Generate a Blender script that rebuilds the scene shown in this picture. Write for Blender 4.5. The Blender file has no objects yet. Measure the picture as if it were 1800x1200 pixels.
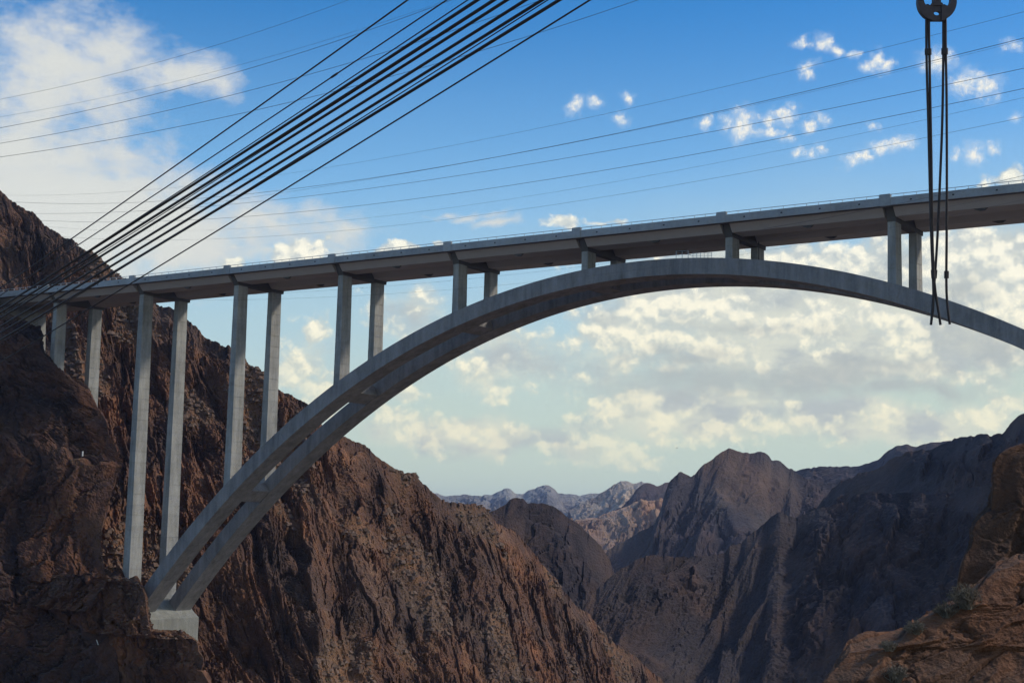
import bpy, math, random
import numpy as np
from mathutils import Vector
random.seed(7)
C = bpy.context.scene
COL = C.collection

# ---------------------------------------------------------------- camera
CAM = np.array([155.284, -307.828, -59.185])
YAW, PITCH, ROLL, FPX = math.radians(32.9158), math.radians(6.7758), math.radians(1.3504), 2616.0
_f = np.array([-math.sin(YAW)*math.cos(PITCH), math.cos(YAW)*math.cos(PITCH), math.sin(PITCH)])
_r = np.array([math.cos(YAW), math.sin(YAW), 0.0])
_u = np.cross(_r, _f)
RT = _r*math.cos(ROLL) + _u*math.sin(ROLL)
UP = -_r*math.sin(ROLL) + _u*math.cos(ROLL)
FW = _f
cd = bpy.data.cameras.new('camera'); cam = bpy.data.objects.new('camera', cd); COL.objects.link(cam)
from mathutils import Matrix
cam.matrix_world = Matrix(((RT[0], UP[0], -FW[0], CAM[0]), (RT[1], UP[1], -FW[1], CAM[1]),
                           (RT[2], UP[2], -FW[2], CAM[2]), (0, 0, 0, 1)))
cd.sensor_width = 36.0; cd.lens = FPX/1800*36.0
cd.clip_start = 0.5; cd.clip_end = 60000
C.camera = cam

def at(px, py, d):
    """world point seen at photo pixel (px, py) at distance d along the view axis"""
    return CAM + d*(FW + RT*(px-900)/FPX - UP*(py-600)/FPX)
def proj(P):
    D = np.asarray(P, float) - CAM; w = D @ FW
    return 900+FPX*(D @ RT)/w, 600-FPX*(D @ UP)/w, w
def azel(px, py):
    d = FW + RT*(px-900)/FPX - UP*(py-600)/FPX; d = d/np.linalg.norm(d)
    return (math.degrees(math.atan2(d[0]*math.cos(YAW)+d[1]*math.sin(YAW), -d[0]*math.sin(YAW)+d[1]*math.cos(YAW))),
            math.degrees(math.asin(d[2])))

# ---------------------------------------------------------------- light
SUN = np.array([0.62, 0.50, 0.60]); SUN = SUN/np.linalg.norm(SUN)
SUN_EL = math.asin(SUN[2]); SUN_AZ = math.atan2(SUN[0], SUN[1])
sl = bpy.data.lights.new('sun', 'SUN'); sl.energy = 2.1; sl.angle = math.radians(6); sl.color = (1.0, 0.93, 0.80)
so = bpy.data.objects.new('sun', sl); COL.objects.link(so)
so.rotation_euler = Vector(-SUN).to_track_quat('-Z', 'Y').to_euler()
vs = C.view_settings; vs.view_transform = 'Standard'; vs.look = 'None'; vs.exposure = 0.18; vs.gamma = 1; vs.use_curve_mapping = False
C.cycles.volume_step_rate = 1; C.cycles.volume_bounces = 0; C.cycles.max_bounces = 5; C.cycles.diffuse_bounces = 3
C.cycles.use_adaptive_sampling = True; C.cycles.adaptive_threshold = 0.02; C.cycles.adaptive_min_samples = 6

# ---------------------------------------------------------------- node helper
class G:
    def __init__(s, tree): s.t = tree; s.n = tree.nodes; s.l = tree.links
    def new(s, typ, **kw):
        n = s.n.new(typ)
        for k, v in kw.items(): setattr(n, k, v)
        return n
    def put(s, sock, v):
        if isinstance(v, bpy.types.NodeSocket): s.l.new(v, sock)
        elif v is not None: sock.default_value = v
    def m(s, op, a, b=None, c=None, clamp=False):
        n = s.new('ShaderNodeMath', operation=op, use_clamp=clamp)
        for i, v in enumerate((a, b, c)): s.put(n.inputs[i], v)
        return n.outputs[0]
    def v(s, op, a, b=None, out=0, scale=None):
        n = s.new('ShaderNodeVectorMath', operation=op)
        s.put(n.inputs[0], a)
        if b is not None: s.put(n.inputs[1], b)
        if scale is not None: s.put(n.inputs['Scale'], scale)
        return n.outputs['Value'] if op in ('LENGTH', 'DOT_PRODUCT', 'DISTANCE') else n.outputs[0]
    def noise(s, vec, scale, detail=2, rough=.5, dist=0, lac=2.0, color=False, dim='3D'):
        n = s.new('ShaderNodeTexNoise', noise_dimensions=dim)
        s.put(n.inputs['Vector'], vec); s.put(n.inputs['Scale'], scale); n.inputs['Detail'].default_value = detail
        n.inputs['Roughness'].default_value = rough; n.inputs['Distortion'].default_value = dist; n.inputs['Lacunarity'].default_value = lac
        return n.outputs['Color' if color else 'Fac']
    def voro(s, vec, scale, detail=0, rough=.5, feat='F1', rnd=1, out='Distance', dim='3D'):
        n = s.new('ShaderNodeTexVoronoi', feature=feat, voronoi_dimensions=dim)
        s.put(n.inputs['Vector'], vec); s.put(n.inputs['Scale'], scale); n.inputs['Randomness'].default_value = rnd
        if 'Detail' in n.inputs: n.inputs['Detail'].default_value = detail; n.inputs['Roughness'].default_value = rough
        return n.outputs[out]
    def ramp(s, fac, lo, hi, a=0.0, b=1.0, smooth=True):
        n = s.new('ShaderNodeMapRange', interpolation_type='SMOOTHSTEP' if smooth else 'LINEAR')
        s.put(n.inputs[0], fac)
        for i, v in enumerate((lo, hi, a, b)): s.put(n.inputs[i+1], v)
        return n.outputs[0]
    def mix(s, f, a, b, blend='MIX'):
        n = s.new('ShaderNodeMix', data_type='RGBA', blend_type=blend); n.clamp_factor = True
        s.put(n.inputs[0], f); s.put(n.inputs[6], a); s.put(n.inputs[7], b)
        return n.outputs[2]
    def comb(s, x, y, z):
        n = s.new('ShaderNodeCombineXYZ')
        for i, v in enumerate((x, y, z)): s.put(n.inputs[i], v)
        return n.outputs[0]
    def mapping(s, vec, loc=(0, 0, 0), rot=(0, 0, 0), sc=(1, 1, 1), typ='POINT'):
        n = s.new('ShaderNodeMapping', vector_type=typ); s.put(n.inputs[0], vec)
        n.inputs[1].default_value = loc; n.inputs[2].default_value = rot; n.inputs[3].default_value = sc
        return n.outputs[0]
def rgb(c): return (c[0], c[1], c[2], 1.0)
def srgb(r, g, b):
    return tuple(((x/255)/12.92 if x/255 <= .04045 else ((x/255+.055)/1.055)**2.4) for x in (r, g, b)) + (1.0,)

# ---------------------------------------------------------------- sky
# cloud banks: (photo x, photo y, half width, half height, weight), turned into azimuth and elevation
CUMULUS = [
 (1400,456,70,30,1),(1500,462,70,40,1),(1665,440,50,55,1),(1725,485,80,60,.95),(1790,440,48,40,1),(1785,545,52,70,.9),
 (1120,568,48,52,1),(1055,590,70,36,.75),(1215,530,60,22,1),(1300,545,70,24,.9),
 (1195,604,58,24,1),(1262,606,34,28,1),(1296,622,34,32,1),(1335,642,34,18,1),(1368,572,34,18,1),
 (1440,560,44,34,1),(1470,612,46,12,1),(1580,575,34,24,1),(1612,600,34,30,1),(1606,648,40,18,1),
 (1085,708,42,18,1),(1135,720,34,20,1),(1170,742,34,22,1),(1280,760,48,14,.95),(1390,754,48,16,.9),(1550,744,42,18,1),(1760,712,36,34,1),
 (690,738,24,18,1),(730,752,36,22,1),(800,754,60,18,1),(880,768,70,18,1),(950,785,44,12,.9),
 (1010,795,50,18,.9),(1075,776,44,18,1),(1125,808,34,14,.9),
 (555,585,20,26,.95),(525,664,40,26,1),(575,690,40,30,.9),(722,700,32,14,.95),
 (675,437,24,11,1),(708,436,22,9,1),(766,429,13,7,1),(520,444,32,15,1),(560,428,12,16,.9),(572,414,8,9,.8),(415,463,24,9,1),(985,396,26,13,1),(1040,393,40,8,.95),(1780,322,26,16,1)]
BROAD = [(1300,520,330,110,1.1),(1680,520,280,150,1.4),(1450,610,420,85,1.0),(1190,735,240,55,.8),(1560,745,300,45,.9),(850,768,230,40,.75),(720,550,90,70,.6),(540,640,60,60,.5),(1080,560,130,60,.8),(930,640,200,80,.5)]
PUFFS = [
 (1012,186,17,15,1),(1046,177,16,12,1),(1103,176,11,10,.9),(1086,208,16,9,.75),(1303,220,24,26,1),(1278,213,15,11,.95),(1330,232,20,10,.95),
 (1355,208,20,12,1),(1382,205,16,14,1),(1357,229,14,10,.95),(1422,220,16,12,1),(1442,208,13,9,.9),(1238,216,11,11,.8),(1395,190,11,8,.7),
 (1415,73,20,9,1),(1452,74,18,13,1),(1474,88,14,9,.95),(1498,91,12,8,.9),(1420,118,17,11,1),(1424,133,14,11,1),(1540,106,11,15,.95),(1527,117,17,9,1),(1556,117,14,10,1),
 (1648,110,28,20,1),(1700,146,26,22,1),(1735,152,26,22,1),(1550,258,24,11,1),(1585,249,24,11,1),(1495,284,18,10,.95),(1520,276,16,9,.9),(1680,271,11,9,.9),(1712,270,17,17,1),(1744,260,9,8,.8),
 (1405,266,14,8,.85),(1428,270,11,8,.8),(1445,260,8,8,.75),(1543,224,10,7,.75),(1775,82,16,9,.85),(1780,210,9,8,.65),(1378,242,13,7,.7)]
VEIL = [
 (110,110,105,100,1.1),(60,250,150,200,1.25),(200,90,120,50,.9),(300,108,110,40,.95),(390,130,55,24,.75),(130,180,130,110,.85),(110,400,360,150,1.9),(330,420,190,90,1.4),(470,420,140,44,.75),(120,300,200,110,1.1),(560,400,70,30,.6),
 (240,330,90,60,.7),(30,60,60,50,.5),(450,468,160,26,.65),(790,374,40,7,.6),(840,384,40,9,.75),(885,398,35,9,.6),(400,470,80,24,.7)]
BASES = [(1250,675,180,36,1),(1400,690,150,28,1),(1480,668,150,30,.9),(1560,690,60,16,.9),(1210,640,120,26,.7),(1760,600,120,46,.8),(1570,650,150,26,.7),(1700,510,70,36,.7),(1330,580,140,18,.5),(1160,625,90,16,.6),(1640,690,110,20,.6)]
KD = math.degrees(1/FPX)
def blob_field(g, u, v, lst, grow=1.0, smooth=0):
    out = None
    for (px, py, rx, ry, w) in lst:
        a, e = azel(px, py); sx, sy = 1/(rx*KD*grow), 1/(ry*KD*grow)
        n = g.new('ShaderNodeVectorMath', operation='MULTIPLY_ADD')
        g.put(n.inputs[0], g.comb(u, v, out if out is not None else 0.0))      # z only fixes the order of evaluation
        n.inputs[1].default_value = (sx, sy, 1e-7); n.inputs[2].default_value = (-a*sx, -e*sy, 0)
        b = g.m('MULTIPLY_ADD', g.v('LENGTH', n.outputs[0]), -w, w)
        out = b if out is None else (g.m('SMOOTH_MAX', out, b, smooth) if smooth else g.m('MAXIMUM', out, b))
    return g.m('MAXIMUM', out, -1.5)
def build_world():
    W = bpy.data.worlds.new('World'); C.world = W; W.use_nodes = True
    g = G(W.node_tree); g.n.clear()
    out = g.new('ShaderNodeOutputWorld'); bg = g.new('ShaderNodeBackground'); g.l.new(bg.outputs[0], out.inputs[0])
    sky = g.new('ShaderNodeTexSky', sky_type='NISHITA'); sky.sun_disc = False
    sky.sun_elevation = SUN_EL; sky.sun_rotation = SUN_AZ; sky.altitude = 300; sky.air_density = 1.0; sky.dust_density = .4; sky.ozone_density = 2.5
    d = g.v('NORMALIZE', g.new('ShaderNodeTexCoord').outputs['Generated'])
    x = g.v('DOT_PRODUCT', d, (math.cos(YAW), math.sin(YAW), 0)); y = g.v('DOT_PRODUCT', d, (-math.sin(YAW), math.cos(YAW), 0)); z = g.v('DOT_PRODUCT', d, (0, 0, 1))
    az = g.m('MULTIPLY', g.m('ARCTAN2', x, y), 57.29578); el = g.m('MULTIPLY', g.m('ARCSINE', z), 57.29578)
    S = 1/0.10
    def c(r, gg, b, k=1.0):
        q = srgb(r, gg, b); return (q[0]*S*k, q[1]*S*k, q[2]*S*k, 1)
    def coords(dep=None):      # azimuth, elevation in degrees; dep only fixes the order of evaluation
        return g.comb(az, el, 0.0 if dep is None else g.m('MULTIPLY', dep, 1e-7))
    def warped(uv, warps):
        w = uv
        for sc, amp in warps:
            q = g.v('SUBTRACT', g.noise(uv, sc, 2, .55, color=True, dim='2D'), (.5, .5, .5))
            w = g.v('ADD', w, g.v('MULTIPLY', q, (amp*2, amp*1.4, 0)))
        s = g.new('ShaderNodeSeparateXYZ'); g.put(s.inputs[0], w); return w, s.outputs[0], s.outputs[1]
    uv = coords()
    hs = g.new('ShaderNodeHueSaturation'); hs.inputs['Saturation'].default_value = SKY_SAT; hs.inputs['Value'].default_value = SKY_VAL; hs.inputs['Hue'].default_value = SKY_HUE
    g.l.new(sky.outputs[0], hs.inputs['Color'])
    col = g.mix(1.0, hs.outputs[0], SKY_TINT, 'MULTIPLY')
    # pale haze towards the horizon
    col = g.mix(g.ramp(el, 21, 8, 0, .60), col, c(146, 190, 218))
    en = g.m('MULTIPLY_ADD', g.m('SUBTRACT', g.noise(g.v('MULTIPLY', uv, (.07, .2, 1)), 1, 4, .5), .5), 5, g.m('MULTIPLY_ADD', az, -.11, el))
    col = g.mix(g.ramp(en, HAZE_TOP, 2.0, 0, .95), col, c(181, 194, 182))
    # beyond the picture the same mixed sky goes on: scattered banks
    far = g.m('MAXIMUM', g.ramp(g.m('ABSOLUTE', az), 21, 32), g.ramp(el, 22, 34))
    fn = g.ramp(g.noise(g.v('MULTIPLY', d, (1, 1, 2.2)), 3.2, 6, .58), .50, .70)
    col = g.mix(g.m('MULTIPLY', g.m('MULTIPLY', fn, far), .8), col, c(205, 203, 190))
    # soft veil clouds
    uv = coords(g.v('LENGTH', col))
    w, u, v = warped(uv, ((.12, 2.2), (.5, .8)))
    M = blob_field(g, u, v, VEIL, 1.0, .25)
    n = g.m('SUBTRACT', g.noise(uv, .34, 8, .6, dim='2D'), .5)
    fine = g.m('SUBTRACT', g.noise(g.v('MULTIPLY', uv, (.8, 1.5, 1)), 1.0, 7, .65, dim='2D'), .5)
    dv = g.m('MULTIPLY_ADD', fine, 1.25, g.m('MULTIPLY_ADD', n, 1.3, M))
    vc = g.mix(g.ramp(el, 18, 8), c(182, 190, 200), c(203, 203, 194)); vc = g.mix(g.ramp(fine, -.12, .14, 0, .5), vc, c(184, 190, 194))
    vc = g.mix(g.ramp(dv, .3, 1.2), vc, c(202, 203, 197))
    col = g.mix(g.ramp(dv, -.28, .85, 0, .93), col, vc)
    # heaped clouds, brighter where they turn to the sun
    uv = coords(g.v('LENGTH', col))
    w, u, v = warped(uv, ((.22, .9), (.9, .34), (3.0, .10)))
    MB = blob_field(g, u, v, BROAD, 1.0, .3)
    soft = g.noise(uv, .33, 7, .62, dim='2D')
    cover = g.ramp(g.m('MULTIPLY_ADD', g.m('SUBTRACT', soft, .5), 1.0, MB), -.05, .55, 0, .94)
    grey = g.mix(g.ramp(el, 9, 3), c(184, 190, 187), c(190, 196, 182))
    grey = g.mix(g.ramp(g.noise(g.v('MULTIPLY', uv, (.6, 1.3, 1)), .45, 6, .6, dim='2D'), .36, .62), c(168, 175, 176), g.mix(.6, grey, c(206, 206, 190)))
    col = g.mix(cover, col, grey)
    uv = coords(g.v('LENGTH', col))
    M = blob_field(g, u, v, CUMULUS, CU_GROW, .35)
    vec = g.v('MULTIPLY', g.v('ADD', uv, g.v('SCALE', (0, 0, 1), scale=g.m('MULTIPLY', M, 1e-7))), (1, 1.15, 1))
    def billow(p):
        n = g.noise(p, .50, 8, .56, dim='2D')
        b = g.voro(g.v('ADD', p, g.v('SCALE', g.noise(p, 1.8, 2, .5, color=True, dim='2D'), scale=.45)), .95, 3, .5, dim='2D')
        return g.m('MULTIPLY_ADD', b, -.55, g.m('MULTIPLY', n, 1.25))
    b0 = billow(vec); b1 = billow(g.v('ADD', vec, (.12, .30, 0))); 
    d0 = g.m('ADD', g.m('MAXIMUM', M, g.m('MINIMUM', MB, .20)), g.m('SUBTRACT', b0, .36))
    sh = g.m('SUBTRACT', b0, b1)
    a = g.ramp(d0, -.10, .40)
    lit = g.ramp(g.m('MULTIPLY_ADD', d0, .26, sh), -.20, .46)
    warm = g.ramp(el, 12, 1)
    hi = g.mix(warm, c(232, 229, 213), c(230, 223, 192)); lo = g.mix(warm, c(178, 186, 187), c(194, 199, 184))
    cc = g.mix(lit, lo, hi)
    col = g.mix(g.m('MULTIPLY', a, g.ramp(el, 1.0, 7.0, .50, .95)), col, cc)
    # grey flat bases
    uv = coords(g.v('LENGTH', col))
    w, u, v = warped(uv, ((.2, 1.0), (.8, .4)))
    M = blob_field(g, u, v, BASES, 1.1, .2)
    db = g.m('MULTIPLY_ADD', g.m('SUBTRACT', g.noise(uv, .6, 6, .6, dim='2D'), .5), 1.1, M)
    col = g.mix(g.ramp(db, -.1, .8, 0, .82), col, c(163, 170, 170))
    # small torn puffs
    uv = coords(g.v('LENGTH', col))
    w, u, v = warped(uv, ((.9, .42), (3.5, .15)))
    M = blob_field(g, u, v, PUFFS, PF_GROW)
    vec = g.v('ADD', uv, g.v('SCALE', (0, 0, 1), scale=g.m('MULTIPLY', M, 1e-7)))
    n0 = g.noise(vec, 2.0, 7, .66, dim='2D'); n1 = g.noise(g.v('ADD', vec, (.08, .16, 0)), 2.0, 7, .66, dim='2D')
    p0 = g.m('MULTIPLY_ADD', g.m('SUBTRACT', n0, .5), 2.3, M)
    cc = g.mix(g.ramp(g.m('SUBTRACT', n0, n1), -.16, .12), c(188, 200, 210), c(223, 220, 210))
    thin = g.m('MULTIPLY_ADD', g.m('SUBTRACT', n1, .5), 1.6, M)
    col = g.mix(g.ramp(thin, -.55, .9, 0, .42), col, c(196, 206, 214))
    col = g.mix(g.ramp(p0, -.02, 1.15, 0, .95), col, cc)
    g.put(bg.inputs[0], col); bg.inputs[1].default_value = SKY_STRENGTH
    W.cycles.sampling_method = 'MANUAL'; W.cycles.sample_map_resolution = 256
SKY_STRENGTH = 0.112
HAZE_COL, HAZE_DENS = (.60, .68, 1.0, 1), 4.6e-5
HAZE_TOP, CU_GROW, PF_GROW = 14.5, 1.65, 1.1
SKY_SAT, SKY_VAL, SKY_HUE, SKY_TINT = 1.42, 1.10, 0.5, (.95, .98, 1.04, 1)
build_world()

# ---------------------------------------------------------------- mesh helpers
def thing(name, label, cat, loc, group=None):
    o = bpy.data.objects.new(name, None); COL.objects.link(o); o.location = tuple(float(v) for v in loc)
    o.empty_display_size = .5; o['label'] = label; o['category'] = cat
    if group: o['group'] = group
    return o
def tag(o, label, cat, group=None):
    o['label'] = label; o['category'] = cat
    if group: o['group'] = group
    return o
def root_loc(o):
    while o.parent: o = o.parent
    return np.array(o.location)
def link(name, me, mat, parent=None, kind=None, loc=None):
    o = bpy.data.objects.new(name, me); COL.objects.link(o)
    if mat is not None and not me.materials: me.materials.append(mat)
    if parent is not None: o.parent = parent
    if kind: o['kind'] = kind
    if loc is not None: o.location = tuple(float(v) for v in loc)
    return o
class MB:
    """collects world-space faces, builds ONE mesh object"""
    def __init__(s): s.v = []; s.f = []; s.sm = []
    def add(s, vs, fs, smooth=False):
        b = len(s.v); s.v += [tuple(float(c) for c in p) for p in vs]; s.f += [tuple(i+b for i in f) for f in fs]; s.sm += [smooth]*len(fs); return s
    def hexa(s, p):       # 8 corners: bottom ring, top ring
        return s.add(p, [(3,2,1,0),(4,5,6,7),(0,1,5,4),(1,2,6,5),(2,3,7,6),(3,0,4,7)])
    def box(s, x0, x1, y0, y1, z0, z1, sl=0.0):    # sl: rise of z per x
        return s.hexa([(x, y, z+sl*x) for z in (z0, z1) for x, y in ((x0,y0),(x1,y0),(x1,y1),(x0,y1))])
    def prism(s, poly0, poly1):      # two matching rings
        n = len(poly0); s.add(list(poly0)+list(poly1), [tuple(range(n))[::-1], tuple(range(n, 2*n))]+[(i, (i+1) % n, n+(i+1) % n, n+i) for i in range(n)]); return s
    def tube(s, pts, r, k=6, r1=None, cap=True):
        pts = [np.asarray(p, float) for p in pts]; n = len(pts); vs = []; fs = []
        for i, p in enumerate(pts):
            t = pts[min(i+1, n-1)]-pts[max(i-1, 0)]; t = t/np.linalg.norm(t)
            a = np.cross(t, (0, 0, 1) if abs(t[2]) < .9 else (1, 0, 0)); a = a/np.linalg.norm(a); b = np.cross(t, a)
            rr = r if r1 is None else r+(r1-r)*i/max(n-1, 1)
            vs += [p+rr*(a*math.cos(2*math.pi*j/k)+b*math.sin(2*math.pi*j/k)) for j in range(k)]
        for i in range(n-1):
            fs += [(i*k+j, i*k+(j+1) % k, (i+1)*k+(j+1) % k, (i+1)*k+j) for j in range(k)]
        s.add(vs, fs, True)
        if cap: s.add([vs[j] for j in range(k)], [tuple(range(k))[::-1]]); s.add([vs[(n-1)*k+j] for j in range(k)], [tuple(range(k))])
        return s
    def build(s, name, mat, parent=None, kind=None, bevel=0, loc=None):
        me = bpy.data.meshes.new(name); off = root_loc(parent) if parent is not None else np.zeros(3)
        me.from_pydata([tuple(np.array(p)-off) for p in s.v], [], s.f); me.polygons.foreach_set('use_smooth', s.sm); me.update()
        o = link(name, me, mat, parent, kind, loc if parent is None else None)
        return o
def grid_mesh(name, V, mat, attrs=None, smooth=False, kind='structure', flip=False):
    ns, nt, _ = V.shape; me = bpy.data.meshes.new(name); nv = ns*nt; nf = (ns-1)*(nt-1)
    me.vertices.add(nv); me.vertices.foreach_set('co', V.reshape(-1).astype(np.float32))
    i = np.arange(ns-1)[:, None]*nt + np.arange(nt-1)[None, :]
    q = np.stack([i, i+1, i+nt+1, i+nt], -1).reshape(-1, 4)
    if flip: q = q[:, ::-1]
    me.loops.add(nf*4); me.loops.foreach_set('vertex_index', q.reshape(-1).astype(np.int32))
    me.polygons.add(nf); me.polygons.foreach_set('loop_start', (np.arange(nf)*4).astype(np.int32))
    me.polygons.foreach_set('use_smooth', np.full(nf, smooth))
    for k, a in (attrs or {}).items():
        at_ = me.attributes.new(k, 'FLOAT', 'POINT'); at_.data.foreach_set('value', a.reshape(-1).astype(np.float32))
    me.update(calc_edges=True)
    return link(name, me, mat, None, kind)

# ---------------------------------------------------------------- noise on arrays
_rng = np.random.default_rng(11)
_ang = _rng.uniform(0, 2*np.pi, 4096); _GX = np.cos(_ang).astype(np.float32); _GY = np.sin(_ang).astype(np.float32)
_R1 = _rng.random(4096).astype(np.float32); _R2 = _rng.random(4096).astype(np.float32); _R3 = _rng.random(4096).astype(np.float32)
def _h(i, j, seed): return ((i*73856093) ^ (j*19349663) ^ (seed*83492791)) & 4095
def gn(x, y, seed=0):
    x = np.asarray(x, np.float32); y = np.asarray(y, np.float32)
    xi = np.floor(x).astype(np.int64); yi = np.floor(y).astype(np.int64); fx = (x-xi).astype(np.float32); fy = (y-yi).astype(np.float32)
    u = fx*fx*fx*(fx*(fx*6-15)+10); v = fy*fy*fy*(fy*(fy*6-15)+10)
    def d(a, b):
        h = _h(xi+a, yi+b, seed); return _GX[h]*(fx-a)+_GY[h]*(fy-b)
    a = d(0, 0); b = d(1, 0); c = d(0, 1); e = d(1, 1)
    return ((a+(b-a)*u)+((c+(e-c)*u)-(a+(b-a)*u))*v)*1.5
def fbm(x, y, oct=4, seed=0, gain=.5, lac=2.03):
    r = 0; a = 1.0
    for o in range(oct): r = r+a*gn(x, y, seed+o*17); x = x*lac; y = y*lac; a *= gain
    return r
def ridged(x, y, oct=3, seed=0, gain=.5):
    r = 0; a = 1.0; t = 0
    for o in range(oct): r = r+a*(1-2*np.abs(gn(x, y, seed+o*31))); t += a; x = x*2.07; y = y*2.07; a *= gain
    return r/t
def worley(x, y, seed=0):
    xi = np.floor(x).astype(np.int64); yi = np.floor(y).astype(np.int64)
    f1 = np.full(x.shape, 9., np.float32); f2 = f1.copy(); idv = np.zeros(x.shape, np.float32); gx = idv.copy(); gy = idv.copy()
    for a in (-1, 0, 1):
        for b in (-1, 0, 1):
            h = _h(xi+a, yi+b, seed); dx = xi+a+_R1[h]-x; dy = yi+b+_R2[h]-y; d = (dx*dx+dy*dy).astype(np.float32)
            n = d < f1; f2 = np.where(n, f1, np.minimum(f2, d)); idv = np.where(n, _R3[h], idv); gx = np.where(n, dx, gx); gy = np.where(n, dy, gy); f1 = np.where(n, d, f1)
    return np.sqrt(f1), np.sqrt(f2), idv, gx, gy
def sstep(x, a, b):
    t = np.clip((x-a)/(b-a), 0, 1); return t*t*(3-2*t)
def crag(S, Wd, sc, seed, lean=.25, amp=(1, 1, 1, 1), talus_bias=0.0):
    """rock relief in metres on a sheet with coordinates S (along) and Wd (down slope); sc = size of a buttress in metres"""
    a = S+Wd*lean+sc*.55*fbm(S/sc*.20, Wd/sc*.20, 2, seed+21); b = Wd+sc*.35*fbm(S/sc*.2, Wd/sc*.2, 2, seed+23)
    wx = fbm(a/sc*1.1, b/sc*.8, 4, seed+5)*.26; wy = fbm(a/sc*1.1, b/sc*.8, 4, seed+6)*.26
    x = a/sc+wx; y = b/sc+wy
    big = ridged(x*.8, y*.30, 3, seed+1, .45)
    med = ridged(x*2.6, y*.95, 3, seed+2, .5)
    T = sstep(fbm(S/sc*.42+3, Wd/sc*.30, 3, seed+3)+talus_bias, -.05, .35)          # 1 = scree, 0 = bare rock
    f1, f2, i1, gx, gy = worley(x*2.3, y*1.15, seed+4)
    g1, g2, i2, hx, hy = worley(x*7+7, y*4.4, seed+8)
    e1, e2, i3, ex, ey = worley(x*21+3, y*15, seed+10)
    rs = sstep(fbm(S/sc*.9+9, Wd/sc*.7, 3, seed+14), -.35, .45)                    # some faces break small, others stay whole
    k1 = sstep(f2-f1, .0, .10); k2 = sstep(g2-g1, 0, .14)
    blk = (i1-.5)*1.5+(gx*(_R2[(i1*4095).astype(int)]-.5)*2.2+gy*(.3+_R1[(i1*4095).astype(int)]))*1.1-.5*(1-k1)
    sml = (i2-.5)*1.3+(hx*(_R1[(i2*4095).astype(int)]-.5)*2+hy*(.2+_R2[(i2*4095).astype(int)]))*1.1-.45*(1-k2)
    rub = (i3-.5)*1.3+(ex*(_R2[(i3*4095).astype(int)]-.5)*2+ey*.8)*1.2-.5*(1-sstep(e2-e1, 0, .2))
    ledge = fbm(S/sc*.35, S*0, 2, seed+15)*.6+Wd/sc*1.15
    ledge = (ledge-np.floor(ledge)); ledge = sstep(ledge, 0, .75)-ledge             # a shelf every so often
    fine = fbm(S/sc*16, Wd/sc*13, 3, seed+9, .6)
    rock = 1-T
    h = sc*(amp[0]*(.20*big+.05*ledge*rock) + amp[1]*.050*med*(.2+.8*rock) + amp[2]*.105*blk*(.06+.94*rock) + amp[3]*(.050*sml*(.15+.85*rock)*(.25+.95*rs)+.020*rub*(.75+.25*rock)*(.45+.7*rs)+.010*fine))
    tone = .42*i1+.30*i2+.20*i3+.40*(fbm(S/sc*.8, Wd/sc*.5, 4, seed+12)+.15)
    return h, T, np.clip(tone, 0, 1)

# ---------------------------------------------------------------- materials
def mat(name, build):
    m = bpy.data.materials.new(name); m.use_nodes = True; g = G(m.node_tree); g.n.clear()
    o = g.new('ShaderNodeOutputMaterial'); p = g.new('ShaderNodeBsdfPrincipled'); g.l.new(p.outputs[0], o.inputs['Surface'])
    build(g, p); return m
def bump(g, p, hgt, strength, dist):
    b = g.new('ShaderNodeBump'); b.inputs['Strength'].default_value = strength; b.inputs['Distance'].default_value = dist
    g.put(b.inputs['Height'], hgt); g.l.new(b.outputs[0], p.inputs['Normal'])
def simple(name, col, rough=.6, metal=0, var=.0, scale=3):
    def f(g, p):
        p.inputs['Roughness'].default_value = rough; p.inputs['Metallic'].default_value = metal
        po = g.new('ShaderNodeTexCoord').outputs['Object']
        n = g.noise(po, scale, 5, .6)
        g.put(p.inputs['Base Color'], g.mix(n, rgb([c*(1-var) for c in col]), rgb([min(1, c*(1+var)) for c in col])))
    return mat(name, f)
def concrete(name, col, stain=.35, rnd=.16):
    def f(g, p):
        po = g.new('ShaderNodeNewGeometry').outputs['Position']
        oi = g.new('ShaderNodeObjectInfo').outputs['Random']
        big = g.noise(po, .16, 5, .62); streak = g.noise(g.v('MULTIPLY', po, (1, 1, .12)), .55, 6, .68); fine = g.noise(po, 1.6, 5, .7)
        k = g.m('ADD', g.m('MULTIPLY_ADD', g.m('SUBTRACT', streak, .5), stain*2, 1), g.m('MULTIPLY', g.m('SUBTRACT', big, .5), .75))
        k = g.m('ADD', k, g.m('MULTIPLY', g.m('SUBTRACT', fine, .5), .5)); k = g.m('ADD', k, g.m('MULTIPLY', g.m('SUBTRACT', oi, .5), rnd*2))
        warm = g.mix(g.ramp(g.noise(po, .6, 4, .6), .4, .7), rgb(col), rgb((col[0]*1.02, col[1]*.98, col[2]*.9)))
        g.put(p.inputs['Base Color'], g.v('SCALE', warm, scale=g.m('MAXIMUM', k, .2)))
        p.inputs['Roughness'].default_value = .85
        bump(g, p, g.noise(po, 3, 6, .7), .25, .08)
    return mat(name, f)
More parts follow.
